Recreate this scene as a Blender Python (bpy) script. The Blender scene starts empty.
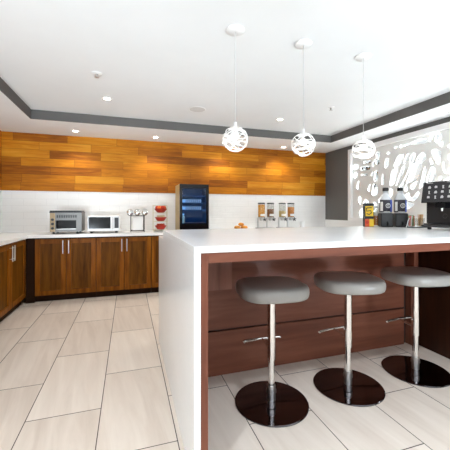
import bpy, bmesh, math, random
from mathutils import Vector, Matrix
random.seed(7)
S = bpy.context.scene
COL = S.collection
PI = math.pi

# ------------------------------------------------------------------ camera
CAM_H, F, X0, Y0 = 1.22, 305.0, 225.0, 211.0
YAW = math.radians(17.6)
SN, CS = math.sin(YAW), math.cos(YAW)
cam = bpy.data.cameras.new('camera')
co = bpy.data.objects.new('camera', cam)
COL.objects.link(co)
co.location = (0, 0, CAM_H)
co.rotation_euler = (PI / 2, 0, -YAW)
cam.sensor_width = 36.0
cam.lens = F / 450.0 * 36.0
cam.shift_y = (Y0 - 225.0) / 450.0
cam.clip_start = 0.02
S.camera = co

# ------------------------------------------------------------------ materials
def lin(c):
    out = []
    for v in c:
        v = v / 255.0
        out.append(v / 12.92 if v <= 0.04045 else ((v + 0.055) / 1.055) ** 2.4)
    return (out[0], out[1], out[2], 1.0)

class NT:
    def __init__(s, name):
        s.m = bpy.data.materials.new(name)
        s.m.use_nodes = True
        s.t = s.m.node_tree
        s.b = s.t.nodes['Principled BSDF']
    def n(s, typ, **kw):
        nd = s.t.nodes.new(typ)
        for k, v in kw.items():
            setattr(nd, k, v)
        return nd
    def put(s, sock, v):
        if isinstance(v, bpy.types.NodeSocket):
            s.t.links.new(v, sock)
        elif v is not None:
            sock.default_value = v
    def math(s, op, a, b=None, c=None):
        nd = s.n('ShaderNodeMath', operation=op)
        s.put(nd.inputs[0], a)
        if b is not None: s.put(nd.inputs[1], b)
        if c is not None: s.put(nd.inputs[2], c)
        return nd.outputs[0]
    def xyz(s, x, y, z):
        nd = s.n('ShaderNodeCombineXYZ')
        s.put(nd.inputs[0], x); s.put(nd.inputs[1], y); s.put(nd.inputs[2], z)
        return nd.outputs[0]
    def sep(s, v):
        nd = s.n('ShaderNodeSeparateXYZ')
        s.put(nd.inputs[0], v)
        return nd.outputs
    def noise(s, vec, scale=1.0, detail=3.0, rough=0.55, dist=0.0):
        nd = s.n('ShaderNodeTexNoise')
        s.put(nd.inputs['Vector'], vec)
        nd.inputs['Scale'].default_value = scale
        nd.inputs['Detail'].default_value = detail
        nd.inputs['Roughness'].default_value = rough
        nd.inputs['Distortion'].default_value = dist
        return nd.outputs[0]
    def white(s, vec):
        nd = s.n('ShaderNodeTexWhiteNoise', noise_dimensions='3D')
        s.put(nd.inputs['Vector'], vec)
        return nd.outputs['Value']
    def ramp(s, fac, stops):
        nd = s.n('ShaderNodeValToRGB')
        cr = nd.color_ramp
        while len(cr.elements) < len(stops):
            cr.elements.new(0.5)
        for e, (p, c) in zip(cr.elements, stops):
            e.position = p; e.color = c
        s.put(nd.inputs[0], fac)
        return nd.outputs[0]
    def mix(s, fac, a, b, blend='MIX'):
        nd = s.n('ShaderNodeMix', data_type='RGBA', blend_type=blend)
        s.put(nd.inputs[0], fac); s.put(nd.inputs[6], a); s.put(nd.inputs[7], b)
        return nd.outputs[2]
    def bump(s, h, strength=0.2, dist=0.01):
        nd = s.n('ShaderNodeBump')
        nd.inputs['Strength'].default_value = strength
        nd.inputs['Distance'].default_value = dist
        s.put(nd.inputs['Height'], h)
        s.t.links.new(nd.outputs[0], s.b.inputs['Normal'])
    def pos(s):
        return s.n('ShaderNodeNewGeometry').outputs['Position']
    def obj(s):
        return s.n('ShaderNodeTexCoord').outputs['Object']
    def rnd(s):
        return s.n('ShaderNodeObjectInfo').outputs['Random']

def plain(name, c, rough=0.5, metal=0.0, var=0.04, scale=8.0, coat=0.0, spec=0.5):
    k = NT(name)
    base = lin(c)
    nz = k.noise(k.obj(), scale, 3.0)
    f = k.math('MULTIPLY_ADD', nz, 2 * var, 1.0 - var)
    col = k.mix(1.0, base, k.xyz(f, f, f), 'MULTIPLY')
    k.put(k.b.inputs['Base Color'], col)
    k.b.inputs['Roughness'].default_value = rough
    k.b.inputs['Metallic'].default_value = metal
    k.b.inputs['Coat Weight'].default_value = coat
    k.b.inputs['Specular IOR Level'].default_value = spec
    return k.m

def glow(name, c, strength):
    k = NT(name)
    k.put(k.b.inputs['Base Color'], lin(c))
    k.put(k.b.inputs['Emission Color'], lin(c))
    k.b.inputs['Emission Strength'].default_value = strength
    return k.m

def thin_glass(name, c=(255, 255, 255), gl=0.08):
    k = NT(name)
    t = k.n('ShaderNodeBsdfTransparent'); t.inputs[0].default_value = lin(c)
    g = k.n('ShaderNodeBsdfGlossy'); g.inputs['Roughness'].default_value = 0.05
    mx = k.n('ShaderNodeMixShader'); mx.inputs[0].default_value = gl
    k.t.links.new(t.outputs[0], mx.inputs[1]); k.t.links.new(g.outputs[0], mx.inputs[2])
    k.t.links.new(mx.outputs[0], k.t.nodes['Material Output'].inputs[0])
    return k.m

def wood(name, dark, mid, light, axis='z', rough=0.35, scale=1.0, coat=0.0, spec=0.12):
    k = NT(name)
    o = k.sep(k.obj())
    r = k.math('MULTIPLY', k.rnd(), 37.0)
    lng, shrt = 1.6 * scale, 16.0 * scale
    sx = shrt if axis != 'x' else lng
    sy = shrt if axis != 'y' else lng
    sz = shrt if axis != 'z' else lng
    v = k.xyz(k.math('MULTIPLY_ADD', o[0], sx, r), k.math('MULTIPLY', o[1], sy), k.math('MULTIPLY_ADD', o[2], sz, r))
    n1 = k.noise(v, 1.0, 5.0, 0.6, 0.4)
    col = k.ramp(n1, [(0.28, lin(dark)), (0.5, lin(mid)), (0.75, lin(light))])
    k.put(k.b.inputs['Base Color'], col)
    k.b.inputs['Roughness'].default_value = rough
    k.b.inputs['Coat Weight'].default_value = coat
    k.b.inputs['Coat Roughness'].default_value = 0.15
    k.b.inputs['Specular IOR Level'].default_value = spec
    k.bump(n1, 0.08, 0.003)
    return k.m

def plank_wall(name):
    k = NT(name)
    p = k.sep(k.pos())
    u = k.math('ADD', p[0], p[1])
    v = k.math('DIVIDE', k.math('SUBTRACT', p[2], 1.522), 0.124)
    row = k.math('FLOOR', v)
    off = k.math('MULTIPLY', k.white(k.xyz(row, 3.0, 1.0)), 9.0)
    uu = k.math('ADD', k.math('DIVIDE', u, 0.72), off)
    colm = k.math('FLOOR', uu)
    rnd = k.white(k.xyz(row, colm, 5.0))
    gx = k.math('MULTIPLY_ADD', u, 2.2, k.math('MULTIPLY', rnd, 40.0))
    gz = k.math('MULTIPLY', p[2], 22.0)
    g = k.noise(k.xyz(gx, gz, rnd), 1.0, 6.0, 0.65, 0.9)
    big = k.noise(k.xyz(k.math('MULTIPLY', u, 0.9), k.math('MULTIPLY', p[2], 2.2), 2.0), 1.0, 2.0)
    t = k.math('ADD', k.math('MULTIPLY', rnd, 0.30), k.math('MULTIPLY', g, 0.56))
    t = k.math('ADD', t, k.math('MULTIPLY_ADD', big, 0.40, -0.17))
    col = k.ramp(t, [(0.12, lin((84, 40, 3))), (0.33, lin((150, 84, 8))), (0.54, lin((196, 122, 16))), (0.83, lin((226, 166, 50)))])
    fv = k.math('FRACT', v); fu = k.math('FRACT', uu)
    e1 = k.math('LESS_THAN', k.math('MINIMUM', fv, k.math('SUBTRACT', 1.0, fv)), 0.018)
    e2 = k.math('LESS_THAN', k.math('MINIMUM', fu, k.math('SUBTRACT', 1.0, fu)), 0.003)
    e = k.math('MULTIPLY', k.math('MAXIMUM', e1, e2), 0.55)
    k.put(k.b.inputs['Base Color'], k.mix(e, col, lin((60, 30, 10))))
    k.b.inputs['Roughness'].default_value = 0.5
    k.b.inputs['Specular IOR Level'].default_value = 0.2
    k.bump(g, 0.1, 0.004)
    return k.m

def floor_tiles(name):
    k = NT(name)
    p = k.sep(k.pos())
    cx = k.math('DIVIDE', k.math('SUBTRACT', p[0], 0.25), 0.41)
    c = k.math('FLOOR', cx)
    yy = k.math('ADD', k.math('DIVIDE', k.math('SUBTRACT', p[1], 1.62), 0.82), k.math('MULTIPLY', k.math('ADD', c, 1.0), 0.5))
    r = k.math('FLOOR', yy)
    fx = k.math('FRACT', cx); fy = k.math('FRACT', yy)
    ex = k.math('LESS_THAN', k.math('MINIMUM', fx, k.math('SUBTRACT', 1.0, fx)), 0.0065)
    ey = k.math('LESS_THAN', k.math('MINIMUM', fy, k.math('SUBTRACT', 1.0, fy)), 0.0033)
    e = k.math('MAXIMUM', ex, ey)
    rnd = k.white(k.xyz(c, r, 2.0))
    rr = k.math('MULTIPLY', rnd, 31.0)
    sk = k.math('MULTIPLY_ADD', p[1], 0.12, p[0])
    st = k.noise(k.xyz(k.math('MULTIPLY_ADD', sk, 13.0, rr), k.math('MULTIPLY_ADD', p[1], 1.3, rr), rnd), 1.0, 5.0, 0.6, 0.5)
    t = k.math('ADD', k.math('MULTIPLY', st, 0.75), k.math('MULTIPLY', rnd, 0.25))
    col = k.ramp(t, [(0.25, lin((200, 185, 171))), (0.5, lin((216, 203, 190))), (0.75, lin((227, 216, 204)))])
    k.put(k.b.inputs['Base Color'], k.mix(e, col, lin((72, 62, 54))))
    k.put(k.b.inputs['Roughness'], k.math('MULTIPLY_ADD', e, 0.4, 0.36))
    return k.m

def splash_tile(name):
    k = NT(name)
    p = k.sep(k.pos())
    u = k.math('ADD', p[0], p[1])
    w = k.noise(k.xyz(k.math('MULTIPLY', u, 3.0), 0.0, k.math('MULTIPLY', p[2], 55.0)), 1.0, 2.0)
    v = k.math('DIVIDE', p[2], 0.1)
    fv = k.math('FRACT', v)
    uu = k.math('ADD', k.math('DIVIDE', u, 0.3), k.math('MULTIPLY', k.math('FLOOR', v), 0.5))
    fu = k.math('FRACT', uu)
    e1 = k.math('LESS_THAN', fv, 0.03); e2 = k.math('LESS_THAN', fu, 0.012)
    e = k.math('MAXIMUM', e1, e2)
    k.put(k.b.inputs['Base Color'], k.mix(e, lin((238, 238, 237)), lin((222, 222, 222))))
    k.b.inputs['Roughness'].default_value = 0.3
    k.bump(w, 0.35, 0.01)
    return k.m

def quartz(name, c):
    k = NT(name)
    n1 = k.noise(k.pos(), 60.0, 3.0)
    n2 = k.noise(k.pos(), 3.0, 4.0)
    t = k.math('MULTIPLY_ADD', n1, 0.5, k.math('MULTIPLY', n2, 0.5))
    lo = tuple(max(0, v - 5) for v in c)
    k.put(k.b.inputs['Base Color'], k.ramp(t, [(0.35, lin(lo)), (0.65, lin(c))]))
    k.b.inputs['Roughness'].default_value = 0.22
    return k.m

def plaster(name, c):
    k = NT(name)
    n1 = k.noise(k.pos(), 90.0, 3.0)
    n2 = k.noise(k.pos(), 1.5, 3.0)
    lo = tuple(max(0, v - 4) for v in c)
    k.put(k.b.inputs['Base Color'], k.ramp(n2, [(0.3, lin(lo)), (0.7, lin(c))]))
    k.b.inputs['Roughness'].default_value = 0.85
    k.bump(n1, 0.05, 0.003)
    return k.m

M = {
 'ceil': plaster('ceiling_paint', (236, 237, 237)),
 'white_wall': plaster('white_wall_paint', (238, 237, 235)),
 'grey_wall': plaster('grey_wall_paint', (104, 103, 101)),
 'grey_band': plaster('grey_trim_paint', (100, 98, 96)),
 'planks': plank_wall('wood_planks'),
 'floor': floor_tiles('floor_tile'),
 'splash': splash_tile('backsplash_tile'),
 'quartz': quartz('white_quartz', (243, 243, 242)),
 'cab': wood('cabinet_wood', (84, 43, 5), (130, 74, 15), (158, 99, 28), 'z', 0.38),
 'cabx': wood('cabinet_wood_rail', (84, 43, 5), (130, 74, 15), (158, 99, 28), 'x', 0.38),
 'caby': wood('cabinet_wood_rail_side', (84, 43, 5), (130, 74, 15), (158, 99, 28), 'y', 0.38),
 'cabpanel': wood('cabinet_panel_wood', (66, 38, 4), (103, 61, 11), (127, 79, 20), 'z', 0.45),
 'kick': plain('dark_toe_kick', (40, 22, 10), 0.6, 0, 0.04, 8, 0, 0.1),
 'barwood': wood('bar_wood', (94, 51, 36), (118, 68, 50), (134, 84, 64), 'x', 0.42, 0.7, 0.0, 0.3),
 'barwoodz': wood('bar_wood_upright', (94, 51, 36), (118, 68, 50), (134, 84, 64), 'z', 0.42, 0.7, 0.0, 0.3),
 'gap': plain('dark_gap', (28, 17, 13), 0.7),
 'steel': plain('brushed_steel', (205, 203, 200), 0.28, 1.0),
 'bodysteel': plain('appliance_steel', (112, 111, 109), 0.4, 1.0),
 'chrome': plain('polished_chrome', (226, 224, 221), 0.1, 1.0, 0.01),
 'basechrome': plain('polished_base', (108, 105, 109), 0.07, 1.0, 0.01),
 'vinyl': plain('grey_vinyl', (158, 155, 150), 0.3, 0.0, 0.05, 30.0),
 'white_paint': plain('white_gloss_paint', (240, 240, 239), 0.35),
 'white_matte': plain('white_matte', (236, 236, 235), 0.6),
 'screen': plain('screen_board', (234, 234, 231), 0.6),
 'black': plain('black_plastic', (26, 26, 28), 0.35),
 'blackgloss': plain('black_gloss', (14, 14, 16), 0.12, 0, 0.02, 8, 0, 0.25),
 'darkgrey': plain('dark_grey_metal', (58, 58, 60), 0.4, 0.3),
 'silver': plain('silver_plastic', (200, 200, 200), 0.35, 0.5),
 'brass': plain('beige_panel', (170, 148, 112), 0.4),
 'tan': plain('tan_side', (176, 154, 108), 0.45),
 'blue': plain('blue_liner', (22, 84, 122), 0.6),
 'bluelabel': plain('blue_label', (52, 84, 178), 0.4),
 'red': plain('red_glaze', (176, 42, 24), 0.3, 0, 0.12, 40),
 'apple': plain('red_apple', (186, 48, 26), 0.3, 0, 0.2, 40),
 'orange': plain('orange_peel', (222, 110, 28), 0.5, 0, 0.1, 60),
 'cream': plain('cream_content', (214, 196, 160), 0.6, 0, 0.1, 60),
 'pastry': plain('baked_pastry', (206, 136, 44), 0.55, 0, 0.3, 45),
 'pastrydish': plain('brown_basket', (122, 66, 32), 0.6, 0, 0.2, 60),
 'flake': plain('corn_flakes', (232, 158, 26), 0.7, 0, 0.25, 70),
 'choc': plain('dark_cereal', (146, 92, 44), 0.7, 0, 0.35, 80),
 'oat': plain('oat_cereal', (208, 184, 118), 0.7, 0, 0.25, 80),
 'loops': plain('orange_cereal', (232, 142, 24), 0.7, 0, 0.35, 90),
 'yellow': plain('yellow_card', (238, 196, 44), 0.5),
 'orangecard': plain('orange_card', (226, 88, 40), 0.5),
 'redcard': plain('red_card', (200, 52, 36), 0.5),
 'amber': plain('amber_syrup', (196, 118, 34), 0.2),
 'label': plain('dark_label', (44, 40, 50), 0.4),
 'paper': plain('white_paper', (240, 238, 232), 0.7),
 'pink': plain('pink_packet', (226, 130, 120), 0.6),
 'green': plain('green_packet', (128, 150, 78), 0.6),
 'stick': plain('wooden_stick', (222, 176, 116), 0.6),
 'cordgrey': plain('grey_cord', (205, 205, 203), 0.5),
 'cupclear': plain('cup_plastic', (236, 237, 238), 0.4),
 'stand': plain('pale_stand', (214, 208, 186), 0.5),
 'bracketwood': wood('bracket_wood', (112, 68, 54), (138, 90, 74), (152, 104, 86), 'z', 0.4, 0.7, 0.0, 0.3),
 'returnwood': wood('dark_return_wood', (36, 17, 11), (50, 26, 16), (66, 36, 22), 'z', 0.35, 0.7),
 'grille': plain('speaker_grille', (212, 211, 209), 0.7),
 'concrete': plain('pale_concrete', (82, 82, 81), 0.9),
 'darkpane': plain('dark_pane', (28, 28, 28), 0.8, 0, .04, 8, 0, 0.0),
 'glass': thin_glass('window_pane', (250, 252, 252), 0.05),
 'clear': thin_glass('clear_plastic', (246, 246, 244), 0.06),
 'fridgeglass': thin_glass('fridge_pane', (215, 228, 245), 0.012),
 'lens': glow('lamp_lens', (255, 244, 226), 14.0),
 'bulb': glow('pendant_bulb', (255, 246, 232), 1.0),
 'led': glow('fridge_led', (120, 196, 255), 14.0),
 'icon': glow('screen_icon', (190, 190, 190), 0.12),
 'panelscreen': glow('touch_screen', (34, 34, 38), 0.25),
}

# ------------------------------------------------------------------ mesh helpers
def BM():
    return bmesh.new()

def box(bm, x0, x1, y0, y1, z0, z1, bev=0.0, seg=2):
    if x0 > x1: x0, x1 = x1, x0
    if y0 > y1: y0, y1 = y1, y0
    if z0 > z1: z0, z1 = z1, z0
    vs = [bm.verts.new(p) for p in ((x0,y0,z0),(x1,y0,z0),(x1,y1,z0),(x0,y1,z0),(x0,y0,z1),(x1,y0,z1),(x1,y1,z1),(x0,y1,z1))]
    fs = [bm.faces.new([vs[i] for i in f]) for f in ((3,2,1,0),(4,5,6,7),(0,1,5,4),(1,2,6,5),(2,3,7,6),(3,0,4,7))]
    if bev > 0:
        es = set()
        for f in fs:
            for e in f.edges: es.add(e)
        bmesh.ops.bevel(bm, geom=list(es), offset=bev, segments=seg, affect='EDGES', profile=0.6)
    return vs

def lathe(bm, prof, seg=32, c=(0, 0, 0), cap=True, mat=None):
    rings = []
    for r, z in prof:
        if r < 1e-6:
            rings.append([bm.verts.new((c[0], c[1], c[2] + z))])
        else:
            rings.append([bm.verts.new((c[0] + r * math.cos(2*PI*i/seg), c[1] + r * math.sin(2*PI*i/seg), c[2] + z)) for i in range(seg)])
    newv = [v for r in rings for v in r]
    for a, b in zip(rings, rings[1:]):
        for i in range(seg):
            j = (i + 1) % seg
            if len(a) == 1 and len(b) == 1: continue
            if len(a) == 1: bm.faces.new((a[0], b[j], b[i])) if False else bm.faces.new((a[0], b[i], b[j]))
            elif len(b) == 1: bm.faces.new((a[j], a[i], b[0])) if False else bm.faces.new((a[i], a[j], b[0]))
            else: bm.faces.new((a[i], a[j], b[j], b[i]))
    if cap:
        if len(rings[0]) > 1: bm.faces.new(rings[0][::-1])
        if len(rings[-1]) > 1: bm.faces.new(rings[-1])
    if mat is not None:
        bmesh.ops.transform(bm, matrix=mat, verts=newv)
    return newv

def tube(bm, pts, r, seg=10, closed=False, flat=None):
    pts = [Vector(p) for p in pts]
    n = len(pts)
    rings = []
    prevn = None
    for i, p in enumerate(pts):
        if closed:
            t = (pts[(i+1) % n] - pts[i-1]).normalized()
        else:
            t = (pts[min(i+1, n-1)] - pts[max(i-1, 0)]).normalized()
        if prevn is None:
            a = Vector((0, 0, 1)) if abs(t.z) < 0.9 else Vector((1, 0, 0))
            nn = (a - t * a.dot(t)).normalized()
        else:
            nn = (prevn - t * prevn.dot(t)).normalized()
        prevn = nn
        bb = t.cross(nn)
        rr = r[i] if isinstance(r, (list, tuple)) else r
        rings.append([bm.verts.new(p + nn * (rr * math.cos(2*PI*k/seg)) + bb * (rr * math.sin(2*PI*k/seg))) for k in range(seg)])
    m = n if closed else n - 1
    for i in range(m):
        a, b = rings[i], rings[(i+1) % n]
        for k in range(seg):
            j = (k + 1) % seg
            bm.faces.new((a[k], a[j], b[j], b[k]))
    if not closed:
        bm.faces.new(rings[0][::-1]); bm.faces.new(rings[-1])

def prism(bm, pts, axis, lo, hi):
    def mk(p, d):
        if axis == 'x': return (d, p[0], p[1])
        if axis == 'y': return (p[0], d, p[1])
        return (p[0], p[1], d)
    a = [bm.verts.new(mk(p, lo)) for p in pts]
    b = [bm.verts.new(mk(p, hi)) for p in pts]
    bm.faces.new(a[::-1]); bm.faces.new(b)
    n = len(pts)
    for i in range(n):
        j = (i + 1) % n
        bm.faces.new((a[i], a[j], b[j], b[i]))

def blob(bm, c, r, sub=2, sq=(1, 1, 1), jit=0.0, rot=None):
    res = bmesh.ops.create_icosphere(bm, subdivisions=sub, radius=r)
    for v in res['verts']:
        v.co = Vector((v.co.x * sq[0], v.co.y * sq[1], v.co.z * sq[2])) * (1 + random.uniform(-jit, jit))
        if rot: v.co = rot @ v.co
        v.co += Vector(c)

def obj(name, bm, mat, parent=None, smooth=False, angle=35):
    bmesh.ops.recalc_face_normals(bm, faces=bm.faces[:])
    me = bpy.data.meshes.new(name)
    bm.to_mesh(me); bm.free()
    if smooth:
        for p in me.polygons: p.use_smooth = True
        try: me.set_sharp_from_angle(angle=math.radians(angle))
        except Exception: pass
    me.materials.append(mat)
    o = bpy.data.objects.new(name, me)
    COL.objects.link(o)
    if parent is not None: o.parent = parent
    return o

def tag(o, label, cat, group=None, kind=None):
    o['label'] = label; o['category'] = cat
    if group: o['group'] = group
    if kind: o['kind'] = kind
    return o

def thing(name, label, cat, loc=(0, 0, 0), rz=0.0, group=None):
    o = bpy.data.objects.new(name, None)
    o.empty_display_size = 0.1
    COL.objects.link(o)
    o.location = loc; o.rotation_euler = (0, 0, rz)
    return tag(o, label, cat, group)

def dup(root, loc, label, rz=None, group=None):
    def cp(o, par):
        c = o.copy(); COL.objects.link(c)
        if par is not None: c.parent = par
        for ch in list(o.children): cp(ch, c)
        return c
    r = cp(root, None)
    r.location = loc
    if rz is not None: r.rotation_euler = (0, 0, rz)
    r['label'] = label
    if group: r['group'] = group
    return r

def bx(name, mat, parent, *a, bev=0.0):
    bm = BM(); box(bm, *a, bev=bev)
    return obj(name, bm, mat, parent)

def struct(name, mat, *a):
    o = bx(name, mat, None, *a)
    o['kind'] = 'structure'
    return o

# ------------------------------------------------------------------ room
XL, XR, YB, YF = -1.78, 3.78, 5.25, -3.6
ZS, ZC = 2.385, 2.503           # soffit and tray heights
TL, TB, TR = -1.18, 4.42, 3.305  # tray edges
CT, BT = 0.90, 1.063             # counter tops
struct('floor', M['floor'], XL - 0.12, XR + 0.12, YF - 0.12, YB + 0.12, -0.1, 0.0)
struct('ceiling', M['ceil'], XL - 0.12, XR + 0.12, YF - 0.12, YB + 0.12, ZC, ZC + 0.12)
struct('ceiling_soffit_back', M['ceil'], XL, XR, TB, YB, ZS, ZC)
struct('ceiling_soffit_left', M['ceil'], XL, TL, YF, TB, ZS, ZC)
struct('ceiling_soffit_right', M['ceil'], TR, XR, YF, TB, ZS, ZC)
struct('trim_1', M['grey_band'], TL, TR, TB - 0.012, TB, ZS, ZC)
struct('trim_2', M['grey_band'], TL, TL + 0.012, YF, TB - 0.012, ZS, ZC)
struct('trim_3', M['grey_band'], TR - 0.012, TR, YF, TB - 0.012, ZS, ZC)
struct('wall_back', M['white_wall'], XL - 0.12, XR + 0.12, YB, YB + 0.12, 0, ZC)
struct('trim_4', M['planks'], XL, XR, YB - 0.02, YB, 1.522, ZS)          # plank cladding
struct('trim_5', M['splash'], XL, XR, YB - 0.012, YB, CT, 1.522)         # tiled splashback
struct('wall_left', M['white_wall'], XL - 0.12, XL, YF, YB, 0, ZC)
struct('trim_6', M['planks'], XL, XL + 0.02, 1.5, YB - 0.02, 1.522, ZS)
struct('trim_7', M['splash'], XL, XL + 0.012, 1.5, YB - 0.012, CT, 1.522)
# right wall with window opening
WY0, WY1, WZ0, WZ1 = 0.9, 4.55, 1.05, 2.315
bm = BM()
box(bm, XR, XR + 0.12, WY1, YB, 0, ZC); box(bm, XR, XR + 0.12, YF, WY0, 0, ZC)
box(bm, XR, XR + 0.12, WY0, WY1, 0, WZ0); box(bm, XR, XR + 0.12, WY0, WY1, WZ1, ZC)
o = obj('wall_right', bm, M['grey_wall']); o['kind'] = 'structure'
struct('trim_8', M['quartz'], XR - 0.012, XR, 2.96, YB - 0.012, CT, WZ0)
# window frame
bm = BM()
FX0, FX1 = XR - 0.025, XR + 0.10
fw = 0.07
box(bm, FX0, FX1, WY1 - fw, WY1, WZ0, WZ1); box(bm, FX0, FX1, WY0, WY0 + fw, WZ0, WZ1)
box(bm, FX0, FX1, WY0 + fw, WY1 - fw, WZ0, WZ0 + 0.05); box(bm, FX0, FX1, WY0 + fw, WY1 - fw, WZ1 - 0.075, WZ1)
wf = obj('window_1', bm, M['white_paint']); wf['kind'] = 'structure'
bx('window_pane', M['glass'], wf, XR + 0.075, XR + 0.081, WY0 + fw, WY1 - fw, WZ0 + 0.05, WZ1 - 0.075)
struct('wall_front', M['white_wall'], XL, XR, YF - 0.12, YF, 0, ZC)

# ------------------------------------------------------------------ laser-cut screen in the window
def ray(px, py, xp):
    r = (px - X0) / F
    Z = xp / (SN + CS * r)
    return (Z * (CS - SN * r), CAM_H - (py - Y0) / F * Z)

def crop(x, y, s, pts):
    return [(x + u / s, y + v / s) for u, v in pts]
holes = []
C3 = lambda *p: holes.append(crop(395, 150, 8.18, p))
C2 = lambda *p: holes.append(crop(395, 110, 8.18, p))
C1 = lambda *p: holes.append(crop(345, 120, 7.5, p))
C4 = lambda *p: holes.append(crop(345, 170, 8.18, p))
C3((75,110),(95,110),(118,40),(105,30),(85,70))
C3((120,95),(148,105),(175,35),(150,25),(130,50))
C3((175,90),(235,100),(255,60),(250,35),(225,20),(195,50))
C3((100,270),(120,210),(150,120),(185,108),(215,108),(220,130),(190,225),(130,260))
C3((200,310),(225,220),(240,145),(258,145),(255,190),(230,300))
C3((262,265),(270,215),(300,140),(330,150),(335,200),(320,250))
C3((285,75),(300,70),(320,110),(300,120))
C3((303,13),(320,-4),(340,-7),(380,18),(370,108),(350,113),(320,53))
C3((395,100),(410,100),(410,150),(430,190),(405,180),(390,140))
C3((438,40),(470,30),(480,80),(440,80))
C3((10,290),(40,200),(65,135),(85,135),(70,190),(30,270))
C3((32,310),(60,270),(105,180),(125,118),(136,130),(108,200),(70,280),(55,310))
C3((130,290),(150,275),(185,252),(180,285),(155,320),(135,315))
C3((80,330),(90,280),(110,310),(100,340))
C3((85,370),(120,348),(130,385),(150,385),(190,340),(200,360),(165,415),(110,405))
C3((360,245),(365,215),(390,215),(385,240))
C3((440,170),(460,130),(480,190),(455,200))
C3((400,250),(440,225),(480,230),(470,300),(420,300))
C3((520,0),(560,20),(570,110),(535,140),(505,70))
C3((500,150),(530,170),(545,260),(510,290),(495,220))
C3((60,430),(90,425),(140,432),(160,450),(120,480),(70,470))
C2((275,255),(290,200),(325,195),(300,260))
C2((330,250),(340,190),(370,190),(390,215),(370,255),(345,265))
C2((130,265),(260,228),(260,268),(200,280),(140,280))
C2((360,275),(395,255),(405,275),(390,300),(370,292))
C2((430,290),(470,280),(490,300),(440,305))
C2((40,292),(60,282),(70,300),(50,310))
C2((75,285),(110,275),(115,288),(85,300))
C2((0,303),(25,297),(20,312),(2,316))
C1((370,340),(400,270),(448,260),(430,330),(385,355))
C1((145,310),(195,305),(190,325),(145,325))
C1((120,355),(190,345),(185,375),(125,378))
C1((165,272),(208,258),(205,283),(180,287))
C1((235,245),(265,240),(260,286),(240,286))
C1((225,292),(262,302),(258,330),(235,330))
C1((300,330),(310,290),(330,290),(325,350),(305,358))
C1((320,242),(345,240),(335,258),(322,258))
C1((65,340),(100,332),(110,366),(70,370))
C1((205,330),(222,300),(224,330),(212,352))
C4((135,35),(180,33),(190,44),(140,48))
C4((215,40),(228,12),(238,20),(225,50))
C4((240,80),(245,10),(272,8),(270,80),(252,90))
C4((300,110),(310,30),(320,60),(318,118))
C4((370,110),(385,10),(430,-15),(438,0),(410,110),(380,125))
C4((185,160),(205,118),(215,122),(205,175))
C4((222,195),(235,112),(265,127),(270,195),(240,210))
C4((95,140),(110,90),(120,100),(110,160))
C4((110,250),(120,210),(140,230),(130,280))
C4((150,278),(170,238),(198,255),(190,288))
C4((365,170),(375,150),(395,160),(390,215),(370,215))
C4((70,40),(100,12),(110,48),(80,68))
C4((225,300),(240,262),(262,270),(268,320),(240,345))
C4((275,250),(290,225),(300,250),(290,290))
C4((120,350),(140,310),(165,320),(170,365),(135,385))
SXP = XR + 0.03
cu = bpy.data.curves.new('screen_outline', 'CURVE')
cu.dimensions = '2D'; cu.fill_mode = 'BOTH'; cu.extrude = 0.006
def spl(pts, smooth=False):
    s = cu.splines.new('POLY')
    if smooth:
        out = pts
        for _ in range(2):
            nx = []
            for a, b in zip(out, out[1:] + out[:1]):
                nx.append((a[0]*.84 + b[0]*.16, a[1]*.84 + b[1]*.16)); nx.append((a[0]*.16 + b[0]*.84, a[1]*.16 + b[1]*.84))
            out = nx
        pts = out
    s.points.add(len(pts) - 1)
    for q, p in zip(s.points, pts): q.co = (p[0], p[1], 0, 1)
    s.use_cyclic_u = True
SY0, SY1, SZ0, SZ1 = WY0 + fw, WY1 - fw, WZ0 + 0.05, WZ1 - 0.075
spl([(SY0, SZ0), (SY1, SZ0), (SY1, SZ1), (SY0, SZ1)])
for h in holes:
    w = [ray(px, py, SXP) for px, py in h]
    mx_, my_ = sum(p[0] for p in w) / len(w), sum(p[1] for p in w) / len(w)
    w = [(mx_ + (p[0] - mx_) * 1.1, my_ + (p[1] - my_) * 1.1) for p in w]
    w = [(min(max(a, SY0 + .01), SY1 - .01), min(max(b, SZ0 + .01), SZ1 - .01)) for a, b in w]
    spl(w, True)
for (cy, cz, ry, rz_) in ((1.95,1.5,.08,.16),(1.75,1.9,.10,.2),(1.5,1.45,.09,.22),(1.35,1.95,.12,.14),(1.12,1.6,.07,.2),(1.1,2.05,.06,.08)):
    spl([(cy + ry*math.cos(a*PI/6), cz + rz_*math.sin(a*PI/6) + 0.4*ry*math.cos(a*PI/6)) for a in range(12)])
tmp = bpy.data.objects.new('tmp', cu); COL.objects.link(tmp)
bpy.context.view_layer.update()
me = bpy.data.meshes.new_from_object(tmp.evaluated_get(bpy.context.evaluated_depsgraph_get()))
bpy.data.objects.remove(tmp)
me.materials.clear(); me.materials.append(M['screen'])
for v in me.vertices: v.co = Vector((SXP + v.co.z, v.co.x, v.co.y))
scr = bpy.data.objects.new('decorative_screen', me); COL.objects.link(scr)
tag(scr, 'pale grey screen with branching cut-outs set inside the white window frame', 'screen')

# building beyond the window
bg = thing('building', 'pale concrete building seen through the left cut-outs of the window screen', 'building', (9.6, 10.0, 0))
bx('wall', M['concrete'], bg, 0, 3, -1.3, 2.5, 0, 7)
for z0, z1 in ((2.2, 2.85), (2.95, 3.95)): bx('window', M['darkpane'], bg, -0.02, 0.05, -0.64, 0.78, z0, z1)

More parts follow.
